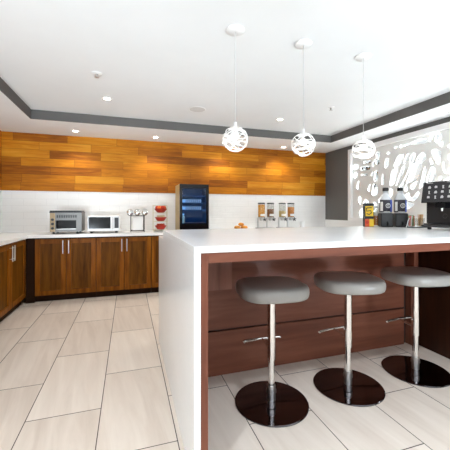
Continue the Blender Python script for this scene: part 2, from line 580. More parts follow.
# ------------------------------------------------------------------ base cabinets
DT, DB = 0.842, 0.088           # door top / bottom
def cabinet(name, label, loc, rz, w, dw, n=2, depth=0.55):
    """local: front faces -Y at y=0, x from 0 to w"""
    t = thing(name, label, 'cabinet', loc, rz)
    bx('body', M['kick'], t, 0.001, w - 0.001, 0.022, depth, DB - 0.005, CT - 0.043)
    bx('toe_kick', M['kick'], t, 0.001, w - 0.001, 0.05, depth - 0.02, 0.0, DB - 0.005)
    for i in range(n):
        x0, x1 = i * dw + 0.003, (i + 1) * dw - 0.003
        fr = 0.062
        bm = BM()
        box(bm, x0, x0 + fr, 0, 0.02, DB, DT, 0.002, 1); box(bm, x1 - fr, x1, 0, 0.02, DB, DT, 0.002, 1)
        box(bm, x0 + fr, x1 - fr, 0, 0.02, DB, DB + fr, 0.002, 1); box(bm, x0 + fr, x1 - fr, 0, 0.02, DT - fr, DT, 0.002, 1)
        d = obj('door', bm, M['cab'], t)
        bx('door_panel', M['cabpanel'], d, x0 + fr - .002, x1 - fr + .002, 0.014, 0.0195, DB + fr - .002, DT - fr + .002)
        hx = (x1 - 0.032) if i % 2 == 0 else (x0 + 0.032)
        bm = BM()
        zt, zb = 0.822, 0.645
        tube(bm, [(hx, -0.032, zb), (hx, -0.032, zt)], 0.0065, 10)
        for zz in (zb + 0.025, zt - 0.025): tube(bm, [(hx, -0.032, zz), (hx, 0.0, zz)], 0.004, 8)
        h = obj('handle', bm, M['steel'], d, True)
        h['label'] = 'brushed steel bar handle'
    return t
YD = 4.62
cabinet('base_cabinet', 'two-door brown base cabinet under the toaster, against the left corner', (-1.185, YD, 0), 0, 0.756, 0.378)
cabinet('base_cabinet', 'two-door brown base cabinet under the microwave and utensil rack', (-0.429, YD, 0), 0, 0.752, 0.376)
cabinet('base_cabinet', 'brown base cabinet mostly hidden behind the white bar end panel', (0.325, YD, 0), 0, 0.756, 0.378)
XD = -1.285
cabinet('base_cabinet', 'two-door brown base cabinet along the left wall beside the corner', (XD, 3.535, 0), PI / 2, 1.08, 0.54, depth=0.48)
# corner post
tag(bx('corner_filler', M['kick'], None, XD - 0.001, -1.187, 4.622, 4.7, 0.0, CT - 0.042), 'dark wood filler post in the inner corner between the cabinets', 'filler')
# L shaped worktop
bm = BM()
prism(bm, [(XL + .013, 2.3), (-1.255, 2.3), (-1.255, 4.592), (XR - .014, 4.592), (XR - .014, YB - .013), (XL + .013, YB - .013)], 'z', CT - 0.04, CT)
tag(obj('countertop', bm, M['quartz']), 'long white quartz countertop running along the back and left walls', 'countertop')
# unseen carcasses carrying the worktop
bm = BM(); box(bm, 1.09, XR - .02, 4.66, YB - .015, 0.0, CT - .042)
tag(obj('base_cabinet', bm, M['kick']), 'dark base unit of the back wall behind the bar', 'cabinet')
bm = BM(); box(bm, XL + .015, XD - 0.02, 2.32, 3.52, 0.0, CT - .042)
tag(obj('base_cabinet', bm, M['kick']), 'dark base unit of the left wall nearest the camera', 'cabinet')

# ------------------------------------------------------------------ bar
BX0, BY0, BY1, BY2 = 0.275, 1.315, 2.565, 2.93
BX1 = XR - 0.03
st = 0.03
bb = thing('breakfast_bar', 'large white-topped bar with reddish-brown wood front behind the three stools', 'bar', (0, 0, 0))
def part(o, label): o['label'] = label; return o
part(bx('worktop', M['quartz'], bb, BX0, BX1, BY0, BY1, BT - st, BT, bev=0.0015), 'white quartz worktop')
bm = BM(); prism(bm, [(BY0, 0), (BY2, 0), (BY2, 0.985), (BY1, 0.985), (BY1, BT - st - .0003), (BY0, BT - st - .0003)], 'x', BX0, BX0 + st)
part(obj('side_panel', bm, M['quartz'], bb), 'white quartz end panel')
part(bx('rear_ledge', M['quartz'], bb, BX0 + st + .0005, BX1, BY1 - 0.03, BY2, 0.955, 0.985), 'white rear ledge')
px0 = BX0 + st + 0.001
zt = BT - st - 0.001
bx('end_post', M['barwoodz'], bb, px0, px0 + 0.034, BY0 + 0.006, 2.15, 0, zt)
bx('apron', M['barwood'], bb, px0 + 0.0345, BX1, BY0 + 0.006, BY0 + 0.03, zt - 0.045, zt)
BYP = 2.17
bx('upper_panel', M['barwood'], bb, px0 + 0.035, 2.41, BYP, BYP + 0.02, 0.34, zt)
bx('lower_panel', M['barwood'], bb, px0 + 0.035, 2.41, BYP, BYP + 0.02, 0.0, 0.326)
bx('backing', M['gap'], bb, px0 + 0.035, 2.54, BYP + 0.0205, BYP + 0.04, 0.0, zt)
bx('bracket', M['bracketwood'], bb, px0 + 0.035, 0.70, BYP - 0.13, BYP - .0005, 0.668, zt - 0.0125)
bx('corner_post', M['barwoodz'], bb, 2.45, 2.50, 2.10, BYP + .02, 0, zt - 0.0125)
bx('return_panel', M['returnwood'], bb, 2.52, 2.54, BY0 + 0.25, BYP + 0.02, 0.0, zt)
bx('underside', M['barwood'], bb, px0 + 0.035, 2.519, BY0 + 0.0305, BYP - 0.001, zt - 0.012, zt)
bx('rear_panel', M['barwood'], bb, px0 + 0.035, BX1, BY2 - 0.06, BY2 - 0.04, 0, 0.954)

# ------------------------------------------------------------------ stools
def sring(bm, a, b, z, e=3.0, seg=56, cx=0, cy=0):
    out = []
    for i in range(seg):
        t = 2 * PI * i / seg
        c, s_ = math.cos(t), math.sin(t)
        out.append(bm.verts.new((cx + a * math.copysign(abs(c) ** (2/e), c), cy + b * math.copysign(abs(s_) ** (2/e), s_), z)))
    return out
def loft(bm, rings):
    for a, b in zip(rings, rings[1:]):
        n = len(a)
        for i in range(n):
            bm.faces.new((a[i], a[(i+1) % n], b[(i+1) % n], b[i]))
    bm.faces.new(rings[0][::-1]); bm.faces.new(rings[-1])
def make_stool(label, loc, rz, seatrot):
    t = thing('bar_stool', label, 'stool', loc, rz, 'bar stools')
    bm = BM(); lathe(bm, [(0.0, 0), (0.226, 0), (0.232, 0.003), (0.232, 0.007), (0.228, 0.010), (0.05, 0.018), (0.0, 0.018)], 72)
    obj('base', bm, M['basechrome'], t, True, 20)
    bm = BM(); lathe(bm, [(0.0, 0.0185), (0.027, 0.0185), (0.027, 0.065), (0.031, 0.067), (0.031, 0.085), (0.028, 0.087), (0.028, 0.112), (0.0, 0.112)], 32)
    obj('collar', bm, M['steel'], t, True)
    bm = BM(); lathe(bm, [(0.0, 0.1125), (0.0215, 0.1125), (0.0215, 0.34), (0.0, 0.34)], 28)
    obj('lower_tube', bm, M['chrome'], t, True)
    bm = BM(); lathe(bm, [(0.0, 0.275), (0.0265, 0.275), (0.0265, 0.684), (0.0, 0.684)], 28)
    obj('upper_tube', bm, M['chrome'], t, True)
    W, D, zt = 0.218, 0.205, 0.765
    prof = [(0.80, -0.080), (0.93, -0.079), (0.97, -0.072), (0.992, -0.058), (1.0, -0.040), (0.993, -0.022), (0.965, -0.009), (0.91, -0.002), (0.80, 0.0015), (0.5, 0.001), (0.2, 0.0005)]
    bm = BM(); loft(bm, [sring(bm, W * s_, D * s_, zt + z) for s_, z in prof])
    bmesh.ops.rotate(bm, verts=bm.verts, cent=(0, 0, 0), matrix=Matrix.Rotation(seatrot, 3, 'Z'))
    obj('seat', bm, M['vinyl'], t, True, 60)
    bm = BM(); pts = [(-0.135, 0.135, 0.345), (-0.125, 0.14, 0.35), (0, 0.145, 0.352), (0.125, 0.14, 0.35), (0.135, 0.135, 0.345)]
    tube(bm, pts, 0.009, 12)
    tube(bm, [(0, 0.0265, 0.335), (0, 0.08, 0.342), (0, 0.14, 0.350)], 0.007, 10)
    obj('footrest', bm, M['chrome'], t, True)
    bm = BM(); tube(bm, [(0.02, -0.012, 0.672), (0.09, -0.08, 0.668), (0.118, -0.118, 0.663)], 0.0045, 8)
    obj('lever', bm, M['chrome'], t, True)
    return t
make_stool('grey bar stool on chrome disc base, left end of the row nearest the white panel', (0.87, 1.765, 0), 0, math.radians(-6))
make_stool('grey bar stool on chrome disc base, the middle one of the three', (1.46, 1.768, 0), math.radians(5), math.radians(-20))
make_stool('grey bar stool on chrome disc base, right end of the row nearest the dark return', (2.09, 1.78, 0), math.radians(3), math.radians(-14))

# ------------------------------------------------------------------ pendants
def make_pendant(label, loc, seed):
    rnd = random.Random(seed)
    t = thing('pendant_lamp', label, 'pendant lamp', loc, 0, 'openwork globe pendants')
    bm = BM(); lathe(bm, [(0.0, 0.0), (0.062, 0.0), (0.066, -0.004), (0.065, -0.012), (0.058, -0.017), (0.0, -0.0185)], 36)
    obj('canopy', bm, M['white_paint'], t, True)
    R, zc = 0.088, -0.775
    bm = BM(); tube(bm, [(0, 0, -0.019), (0, 0, zc + R + 0.03)], 0.0022, 8)
    obj('cord', bm, M['cordgrey'], t, True)
    bm = BM(); lathe(bm, [(0.0, 0.03), (0.010, 0.03), (0.012, 0.0), (0.014, -0.03), (0.0, -0.03)], 16, (0, 0, zc + R))
    obj('socket', bm, M['white_paint'], t, True)
    bm = BM()
    for k in range(12):
        ax = Vector((rnd.gauss(0, 0.55), rnd.gauss(0, 0.55), 1)).normalized()
        off = -0.8 + 1.45 * k / 11.0
        rr = math.sqrt(max(0.04, 1 - off * off)) * R
        q = Vector((0, 0, 1)).rotation_difference(ax)
        pts, n = [], 40
        ph = rnd.uniform(0, 6)
        for i in range(n):
            a = 2 * PI * i / n
            p = Vector((rr * math.cos(a), rr * math.sin(a), off * R + 0.010 * math.sin(2 * a + ph)))
            p = q @ p
            p = p.normalized() * R
            pts.append(Vector((0, 0, zc)) + p)
        tube(bm, pts, 0.0027, 6, True)
    lathe(bm, [(R * math.sin(a), R * math.cos(a)) for a in [x * 0.08 for x in range(1, 8)]], 40, (0, 0, zc), cap=False)
    obj('shade', bm, M['white_paint'], t, True, 60)
    bm = BM(); blob(bm, (0, 0, zc + 0.02), 0.028, 3)
    obj('bulb', bm, M['bulb'], t, True, 80)
    l = bpy.data.lights.new('pendant_light', 'POINT'); l.energy = 0.35; l.shadow_soft_size = 0.035; l.color = (1, 0.93, 0.84)
    lo = bpy.data.objects.new('pendant_light', l); COL.objects.link(lo); lo.location = (loc[0], loc[1], loc[2] + zc - 0.025)
    return t
make_pendant('white openwork globe pendant on thin cord, left of three', (0.72, 2.03, ZC - .0005), 3)
make_pendant('white openwork globe pendant on thin cord, middle of three', (1.275, 2.04, ZC - .0005), 5)
make_pendant('white openwork globe pendant hanging before the window, right of three', (1.855, 2.06, ZC - .0005), 9)

# ------------------------------------------------------------------ ceiling fittings
def downlight(label, x, y, z, power, group, cone=95):
    t = thing('downlight', label, 'downlight', (x, y, z - .0005), 0, group)
    bm = BM(); lathe(bm, [(0.038, 0.0), (0.058, 0.0), (0.060, -0.004), (0.0375, -0.007), (0.040, -0.006), (0.038, -0.003)], 36, cap=False)
    obj('trim_ring', bm, M['white_paint'], t, True)
    bm = BM(); lathe(bm, [(0, -0.0035), (0.0385, -0.0035), (0.0385, -0.0005), (0, -0.0005)], 32)
    obj('lens', bm, M['lens'], t)
    l = bpy.data.lights.new('downlight_or_fill', 'SPOT'); l.energy = power; l.spot_size = math.radians(cone); l.spot_blend = 0.7
    l.color = (1, 0.95, 0.86); l.shadow_soft_size = 0.04
    lo = bpy.data.objects.new('downlight_or_fill', l); COL.objects.link(lo); lo.location = (x, y, z - 0.02)
g1, g2 = 'downlights in the soffit', 'downlights in the tray ceiling'
downlight('small lit downlight in the back soffit above the toaster', -0.73, 4.88, ZS, 14, g1, 124)
downlight('small lit downlight in the back soffit above the red fruit stand', 0.41, 4.90, ZS, 14, g1, 124)
downlight('small lit downlight in the back soffit behind the left pendant globe', 1.56, 4.94, ZS, 14, g1, 124)
downlight('small lit downlight in the back soffit above the cereal dispensers', 2.69, 4.96, ZS, 14, g1, 124)
downlight('small lit downlight in the right soffit above the window screen', 3.50, 2.56, ZS, 8, g1)
downlight('lit downlight in the raised ceiling, the one on the left', -0.23, 3.71, ZC, 26, g2, 125)
downlight('lit downlight in the raised ceiling between the left and middle pendant cords', 2.02, 3.83, ZC, 26, g2, 125)
# fill spots added to brighten floor and room, no fittings modelled there
for x, y, pw in ((-0.7, 0.3, 85), (1.6, 0.2, 85), (-0.3, -2.4, 50), (2.1, -2.4, 50)):
    l = bpy.data.lights.new('downlight_or_fill', 'SPOT'); l.energy = pw; l.spot_size = math.radians(130); l.spot_blend = 0.9
    l.color = (0.84, 0.92, 1.0); l.shadow_soft_size = 0.05
    lo = bpy.data.objects.new('downlight_or_fill', l); COL.objects.link(lo); lo.location = (x, y, ZC - 0.02)
t = thing('ceiling_speaker', 'round pale flush speaker grille in the raised ceiling', 'speaker', (0.83, 3.77, ZC - .0005))
bm = BM(); lathe(bm, [(0.098, 0.0), (0.108, 0.0), (0.108, -0.006), (0.098, -0.006)], 40, cap=False); obj('rim', bm, M['white_paint'], t, True)
bm = BM(); lathe(bm, [(0, -0.005), (0.0985, -0.004), (0.0985, 0.0), (0, 0.0)], 40); obj('grille', bm, M['grille'], t, True)
def sprinkler(label, x, y):
    t = thing('sprinkler', label, 'sprinkler', (x, y, ZC - .0005), 0, 'ceiling sprinklers')
    bm = BM(); lathe(bm, [(0, 0), (0.045, 0), (0.046, -0.003), (0.040, -0.007), (0.022, -0.008), (0, -0.008)], 32); obj('escutcheon', bm, M['white_paint'], t, True)
    bm = BM(); lathe(bm, [(0, -0.0085), (0.012, -0.0085), (0.012, -0.02), (0.006, -0.024), (0.006, -0.034), (0.022, -0.036), (0.022, -0.038), (0, -0.038)], 20); obj('head', bm, M['steel'], t, True)
sprinkler('small round ceiling sprinkler near the left side of the ceiling', -0.28, 3.07)
sprinkler('small round ceiling sprinkler near the right pendant cord', 2.39, 3.20)

# ------------------------------------------------------------------ toaster
ZI = CT + 0.0008
t = thing('conveyor_toaster', 'steel conveyor toaster on the countertop left of the microwave', 'toaster', (-1.028, 4.72, ZI))
w, d, h = 0.40, 0.34, 0.325
for fx in (0.04, w - 0.06):
    for fy in (0.04, d - 0.04):
        bm = BM(); lathe(bm, [(0, 0), (0.016, 0), (0.013, 0.03), (0, 0.03)], 16, (fx, fy, 0)); obj('foot', bm, M['black'], t, True)
bm = BM()
box(bm, 0.0, 0.075, 0, d, 0.03, h - 0.03); box(bm, w - 0.07, w, 0, d, 0.03, h - 0.03)
box(bm, 0.075, w - 0.07, 0, d, 0.03, 0.065); box(bm, 0.075, w - 0.07, 0, d, 0.19, h - 0.03); box(bm, 0.075, w - 0.07, d - 0.02, d, 0.065, 0.19)
obj('housing', bm, M['bodysteel'], t)
bx('chamber', M['blackgloss'], t, 0.076, w - 0.071, 0.06, 0.07, 0.066, 0.189)
bx('tray', M['steel'], t, 0.08, w - 0.075, -0.03, 0.05, 0.066, 0.072)
pn = bx('control_panel', M['brass'], t, 0.004, 0.066, -0.006, -0.0005, 0.035, h - 0.035)
for zz in (0.08, 0.14, 0.20):
    bm = BM(); lathe(bm, [(0, 0), (0.019, 0), (0.016, 0.02), (0, 0.02)], 20, (0, 0, 0), True, Matrix.Translation((0.035, -0.0065, zz)) @ Matrix.Rotation(PI/2, 4, 'X')); obj('knob', bm, M['black'], pn, True)
bm = BM()
for i in range(9): box(bm, 0.085 + i * 0.029, 0.105 + i * 0.029, -0.003, 0.002, 0.225, 0.262)
obj('vent_slots', bm, M['black'], t)
bm = BM(); box(bm, -0.004, w + 0.004, -0.004, d, h - 0.0295, h - 0.017)
for i in range(20): box(bm, i * w / 20, i * w / 20 + 0.012, 0, d, h - 0.017, h)
obj('warming_rack', bm, M['black'], t)
# microwave
t = thing('microwave', 'white microwave with black door glass on the countertop', 'microwave', (-0.557, 4.74, ZI))
w, d, h = 0.44, 0.36, 0.25
for fx in (0.05, w - 0.05):
    for fy in (0.05, d - 0.05):
        bm = BM(); lathe(bm, [(0, 0), (0.02, 0), (0.016, 0.026), (0, 0.026)], 16, (fx, fy, 0)); obj('foot', bm, M['black'], t, True)
bx('housing', M['white_paint'], t, 0, w, 0, d, 0.0265, h, bev=0.006)
dr = bx('door', M['silver'], t, 0.004, 0.350, -0.014, -0.0005, 0.032, h - 0.005, bev=0.003)
bx('door_window', M['blackgloss'], dr, 0.018, 0.312, -0.016, -0.0145, 0.065, h - 0.018)
bm = BM(); tube(bm, [(0.331, -0.014, 0.06), (0.331, -0.035, 0.07), (0.331, -0.035, 0.21), (0.331, -0.014, 0.22)], 0.006, 10); obj('handle', bm, M['white_paint'], dr, True)
cp_ = bx('control_panel', M['silver'], t, 0.354, w - 0.004, -0.014, -0.0005, 0.032, h - 0.005, bev=0.003)
bx('keypad', M['black'], cp_, 0.366, w - 0.016, -0.0155, -0.0145, 0.07, h - 0.025)
# utensil rack with three round jars
t = thing('jar_rack', 'dark wire rack holding a white bin and three round jars', 'rack', (0.038, 4.82, ZI))
w, d = 0.195, 0.16
bm = BM()
for xx in (0, w):
    tube(bm, [(xx, 0, 0.0), (xx, 0, 0.245), (xx, d, 0.245), (xx, d, 0.0)], 0.006, 8)
    tube(bm, [(xx, 0, 0.13), (xx, d, 0.13)], 0.004, 8)
for yy in (0, d):
    for zz in (0.02, 0.245): tube(bm, [(0, yy, zz), (w, yy, zz)], 0.005, 8)
obj('frame', bm, M['darkgrey'], t, True)
b2 = tag(bx('bin', M['white_matte'], None, 0.038 + 0.022, 0.038 + w - 0.022, 4.82 + 0.012, 4.82 + d - 0.012, ZI + 0.0265, ZI + 0.222, bev=0.008), 'white bin standing inside the dark wire rack', 'bin')
names = ('left', 'middle', 'right')
for i in range(3):
    jx = 0.038 - 0.012 + i * 0.109
    j = thing('round_jar', 'round steel-topped jar on the dark wire rack, the %s one' % names[i], 'jar', (jx, 4.85, ZI + 0.2515), 0, 'jars on the wire rack')
    Rm = Matrix.Translation((0, 0, 0.048)) @ Matrix.Rotation(PI/2 - 0.25, 4, 'X')
    bm = BM(); lathe(bm, [(0, -0.06), (0.04, -0.06), (0.046, -0.03), (0.046, 0.02), (0, 0.02)], 28, (0, 0, 0), True, Rm); obj('body', bm, M['darkgrey'], j, True)
    bm = BM(); lathe(bm, [(0, 0.0205), (0.047, 0.0205), (0.047, 0.03), (0.03, 0.04), (0, 0.043)], 28, (0, 0, 0), True, Rm); obj('lid', bm, M['chrome'], j, True)
# three-tier fruit stand
t = thing('tiered_stand', 'white three-tier stand holding red bowls beside the fridge', 'stand', (0.485, 4.90, ZI))
bm = BM()
box(bm, -0.115, -0.103, 0.06, 0.075, 0, 0.41); box(bm, 0.103, 0.115, 0.06, 0.075, 0, 0.41); box(bm, -0.103, 0.103, 0.06, 0.075, 0, 0.012); box(bm, -0.103, 0.103, 0.06, 0.075, 0.398, 0.41)
box(bm, -0.115, -0.103, -0.06, 0.06, 0, 0.012); box(bm, 0.103, 0.115, -0.06, 0.06, 0, 0.012)
obj('frame', bm, M['stand'], t)
lv = (0.035, 0.165, 0.297)
for i, z in enumerate(lv): bx('shelf', M['stand'], t, -0.1025, 0.1025, -0.09, 0.0595, z - 0.012, z - 0.004)
cont = (('red', 'bowl on the lowest tier heaped with red packets'), ('cream', 'bowl on the middle tier filled with pale packets'), ('orange', 'bowl on the top tier filled with oranges and apples'))
for i, z in enumerate(lv):
    b = thing('bowl', ('red glazed ' + cont[i][1]), 'bowl', (0.485, 4.875, ZI + z - .0035), 0, 'red bowls on the tiered stand')
    R = 0.102 if i == 2 else 0.092
    hgt = 0.062
    bm = BM(); lathe(bm, [(0, 0), (0.045, 0), (0.06, 0.01), (0.085 * R / .092, 0.05), (R, hgt), (R - 0.006, hgt), (0.078 * R / .092, 0.05), (0.05, 0.016), (0, 0.014)], 36, (0, -0.012, 0)); obj('shell', bm, M['red'], b, True)
rr = random.Random(4)
gt = ('orange in the top red bowl of the tiered stand', 'red apple in the top red bowl of the tiered stand')
for k in range(6):
    a = k * PI / 3
    bm = BM(); blob(bm, (0, 0, 0), 0.033, 3, (1, 1, .95))
    o = obj('orange' if k % 2 == 0 else 'apple', bm, M['orange'] if k % 2 == 0 else M['apple'], None, True, 80)
    o.location = (0.485 + 0.052 * math.cos(a), 4.863 + 0.052 * math.sin(a), ZI + lv[2] + 0.073)
    tag(o, gt[k % 2], 'fruit', 'oranges in the top bowl' if k % 2 == 0 else 'apples in the top bowl')
for i, (mt, lb) in enumerate((('red', 'red packet heaped in the lowest bowl of the tiered stand'), ('cream', 'pale packet in the middle bowl of the tiered stand'))):
    for k in range(8):
        a = k * PI / 4
        bm = BM(); box(bm, -0.026, 0.026, -0.008, 0.008, -0.02, 0.02, 0.005, 2)
        o = obj('snack_packet', bm, M[mt if mt != 'red' else 'apple'])
        o.location = (0.485 + 0.045 * math.cos(a), 4.863 + 0.045 * math.sin(a), ZI + lv[i] + 0.064)
        o.rotation_euler = (0.5, 0.2, a + PI/2)
        tag(o, lb, 'packet', 'packets in the lowest bowl' if i == 0 else 'packets in the middle bowl')

# ------------------------------------------------------------------ glass-door fridge
FX, FY, fw_, fd, fh = 0.765, 4.745, 0.468, 0.46, 0.742
t = thing('display_fridge', 'black countertop fridge with blue-lit glass door on the back counter', 'fridge', (FX, FY, ZI))
bm = BM()
box(bm, 0.0, 0.016, 0.022, fd, 0, fh); obj('left_side', bm, M['tan'], t)['label'] = 'tan side panel of the fridge'
bm = BM()
box(bm, fw_ - 0.016, fw_, 0.022, fd, 0, fh); box(bm, 0.016, fw_ - 0.016, 0.022, fd, 0, 0.13); box(bm, 0.016, fw_ - 0.016, 0.022, fd, fh - 0.05, fh)
obj('body', bm, M['black'], t)
bm = BM(); box(bm, 0.0165, fw_ - 0.0165, 0.35, 0.37, 0.1305, fh - 0.0505); box(bm, 0.0165, 0.03, 0.03, 0.3495, 0.1305, fh - 0.0505); box(bm, fw_ - 0.03, fw_ - 0.0165, 0.03, 0.3495, 0.1305, fh - 0.0505)
obj('liner', bm, M['blue'], t)
for xx in (0.0305, fw_ - 0.0365): bx('led_strip', M['led'], t, xx, xx + 0.003, 0.024, 0.034, 0.15, fh - 0.08)
bm = BM(); fr = 0.042
box(bm, 0, fr, 0, 0.02, 0, fh); box(bm, fw_ - fr, fw_, 0, 0.02, 0, fh); box(bm, fr, fw_ - fr, 0, 0.02, 0, 0.12); box(bm, fr, fw_ - fr, 0, 0.02, fh - 0.06, fh)
dr = obj('door', bm, M['blackgloss'], t)
bx('door_glass', M['fridgeglass'], dr, fr, fw_ - fr, 0.008, 0.012, 0.12, fh - 0.06)
for zz in (0.338, 0.452, 0.566): bx('shelf', M['blue'], t, 0.031, fw_ - 0.031, 0.07, 0.345, zz - 0.008, zz)
for row, (zz, nm) in enumerate(((0.452, 'upper'), (0.338, 'lower'))):
    bm = BM(); box(bm, -0.0088, 0.0088, 0, 0.05, 0, 0.055, 0.003, 1)
    first = obj('carton', bm, M['paper'])
    for k in range(10):
        o = first if k == 0 else first.copy()
        if k: COL.objects.link(o)
        o.location = (FX + 0.066 + k * 0.0315, FY + 0.075, ZI + zz + 0.0005)
        tag(o, 'small white carton in the %s row inside the blue fridge' % nm, 'carton', 'cartons in the %s fridge row' % nm)
b = thing('drink_bottle', 'beige-labelled bottle at the lower left inside the blue fridge', 'bottle', (FX + 0.075, FY + 0.10, ZI + 0.131))
bm = BM(); lathe(bm, [(0, 0), (0.024, 0), (0.024, 0.09), (0.012, 0.115), (0.012, 0.125), (0, 0.125)], 20); obj('body', bm, M['cream'], b, True)
bm = BM(); lathe(bm, [(0, 0.1255), (0.014, 0.1255), (0.014, 0.145), (0, 0.145)], 16); obj('cap', bm, M['white_matte'], b, True)

# ------------------------------------------------------------------ pastries
b = thing('pastry_dish', 'brown shallow dish of pastries on the back counter', 'dish', (1.85, 4.93, ZI))
bm = BM(); lathe(bm, [(0, 0), (0.10, 0), (0.128, 0.014), (0.124, 0.017), (0.1, 0.006), (0, 0.006)], 40); obj('shell', bm, M['pastrydish'], b, True)
bm0 = BM()
blob(bm0, (0, 0, 0), 0.04, 3, (1.35, 0.8, 0.75), 0.02)
first = obj('pastry', bm0, M['pastry'], None, True, 80)
for k, (dx, dy, dz, a) in enumerate(((-0.062, -0.035, .0375, .3), (0.052, -0.052, .0375, -.1), (0.066, 0.036, .0375, .2), (-0.05, 0.05, .0375, .1), (0.005, 0.0, .0895, 0.1))):
    o = first if k == 0 else first.copy()
    if k: COL.objects.link(o)
    o.location = (1.85 + dx, 4.93 + dy, ZI + dz); o.rotation_euler = (0, 0, a)
    tag(o, 'golden baked pastry heaped in the brown dish', 'pastry', 'pastries in the brown dish')

# ------------------------------------------------------------------ cereal dispensers
def dispenser(label, x, fills, fr):
    t = thing('cereal_dispenser', label, 'cereal dispenser', (x, 4.95, ZI), 0, 'cereal dispensers')
    bx('base', M['black'], t, -0.165, 0.165, -0.10, 0.09, 0, 0.022, bev=0.004)
    for s_, mt, f in zip((-0.088, 0.088), fills, fr):
        c = BM(); lathe(c, [(0.06, 0.20), (0.062, 0.22), (0.062, 0.445), (0.059, 0.445), (0.059, 0.22), (0.057, 0.20)], 32, (s_, 0, 0), cap=False)
        cy = obj('canister', c, M['clear'], t, True)
        bm = BM(); lathe(bm, [(0, 0.215), (0.05, 0.215), (0.058, 0.225), (0.058, 0.225 + 0.21 * f), (0, 0.232 + 0.21 * f)], 28, (s_, 0, 0)); obj('cereal', bm, M[mt], cy, True)
        bm = BM(); lathe(bm, [(0, 0.4455), (0.065, 0.4455), (0.065, 0.462), (0.05, 0.468), (0, 0.468)], 32, (s_, 0, 0)); obj('lid', bm, M['darkgrey'], cy, True)
        bm = BM()
        pts = [(s_ + 0.0635 * math.sin(a), -0.0635 * math.cos(a)) for a in [x_ * 0.12 - 0.72 for x_ in range(13)]]
        for (ax_, ay_), (bx_, by_) in zip(pts, pts[1:]):
            bm.faces.new([bm.verts.new(v) for v in ((ax_, ay_, 0.228), (bx_, by_, 0.228), (bx_, by_, 0.268), (ax_, ay_, 0.268))])
        lb_ = obj('label', bm, M['paper'], cy)
        sm = lb_.modifiers.new('solid', 'SOLIDIFY'); sm.thickness = 0.001
        bm = BM(); lathe(bm, [(0, 0.15), (0.03, 0.15), (0.035, 0.18), (0.0375, 0.1995), (0, 0.1995)], 28, (s_, 0, 0)); obj('hopper', bm, M['silver'], t, True)
        bm = BM()
        tube(bm, [(s_ + 0.03, -0.02, 0.172), (s_ + 0.03, -0.075, 0.172)], 0.008, 10)
        for q in range(5):
            a = q * 2 * PI / 5 + 0.3
            tube(bm, [(s_ + 0.03, -0.075, 0.172), (s_ + 0.03 + 0.034 * math.cos(a), -0.075, 0.172 + 0.034 * math.sin(a))], 0.008, 8)
        obj('knob', bm, M['black'], t, True)
        bm = BM(); box(bm, s_ - 0.055, s_ - 0.04, 0.03, 0.06, 0.0225, 0.20); box(bm, s_ - 0.04, s_ + 0.02, 0.04, 0.052, 0.175, 0.185)
        obj('stand', bm, M['silver'], t)
dispenser('double cereal dispenser with corn flakes, nearer the pastry dish', 2.335, ('flake', 'choc'), (0.98, 0.6))
dispenser('double cereal dispenser with orange cereal, nearer the right wall', 2.745, ('oat', 'loops'), (0.45, 0.78))
c = thing('plastic_cup', 'stack of pale translucent plastic cups beside the right cereal dispenser', 'cups', (3.08, 4.97, ZI))
for k in range(3):
    bm = BM(); lathe(bm, [(0, k * .03 + 0.004), (0.034, k * .03), (0.048, 0.10 + k * 0.014), (0.046, 0.10 + k * .014), (0.032, k * .03 + 0.004)], 28); obj('cup', bm, M['cupclear'], c, True)

# ------------------------------------------------------------------ things on the bar
ZB = BT + 0.0008
# box of tea
t = thing('tea_box', 'black and yellow carton with red and orange foot, standing on the bar', 'box', (2.275, 2.46, ZB), math.radians(-24))
bx('carton', M['blackgloss'], t, -0.042, 0.042, -0.03, 0.03, 0, 0.232, bev=0.001)
pan = bx('front_panel', M['yellow'], t, -0.037, 0.037, -0.0312, -0.0302, 0.105, 0.205)
bm = BM()
tube(bm, [(-0.028, -0.032, 0.185), (0.02, -0.032, 0.19)], 0.005, 6)
tube(bm, [(-0.028, -0.032, 0.185), (-0.026, -0.032, 0.155), (0.012, -0.032, 0.160), (0.02, -0.032, 0.14), (0.0, -0.032, 0.122), (-0.028, -0.032, 0.13)], 0.005, 6)
obj('emblem', bm, M['black'], pan)
bx('foot_panel', M['orangecard'], t, -0.041, 0.0, -0.0312, -0.0302, 0.004, 0.078)
bx('foot_panel', M['yellow'], t, 0.0005, 0.041, -0.0312, -0.0302, 0.004, 0.078)
bm = BM(); lathe(bm, [(0, 0), (0.016, 0), (0.016, 0.0008), (0, 0.0008)], 20, (0, 0, 0), True, Matrix.Translation((-0.022, -0.0314, 0.045)) @ Matrix.Rotation(PI/2, 4, 'X')); obj('dot', bm, M['redcard'], t)
# amber jar
t = thing('syrup_jar', 'clear jar of amber syrup between the yellow box and the bottles', 'jar', (2.415, 2.508, ZB))
bm = BM(); lathe(bm, [(0.042, 0), (0.045, 0.01), (0.045, 0.17), (0.038, 0.19), (0.036, 0.19), (0.042, 0.17), (0.042, 0.012), (0.0, 0.01)], 32, cap=False); obj('glass', bm, M['clear'], t, True)
bm = BM(); lathe(bm, [(0, 0.012), (0.041, 0.012), (0.041, 0.11), (0, 0.11)], 32); obj('syrup', bm, M['amber'], t, True)
bm = BM(); lathe(bm, [(0, 0.1905), (0.042, 0.1905), (0.042, 0.205), (0, 0.205)], 28); obj('lid', bm, M['white_matte'], t, True)
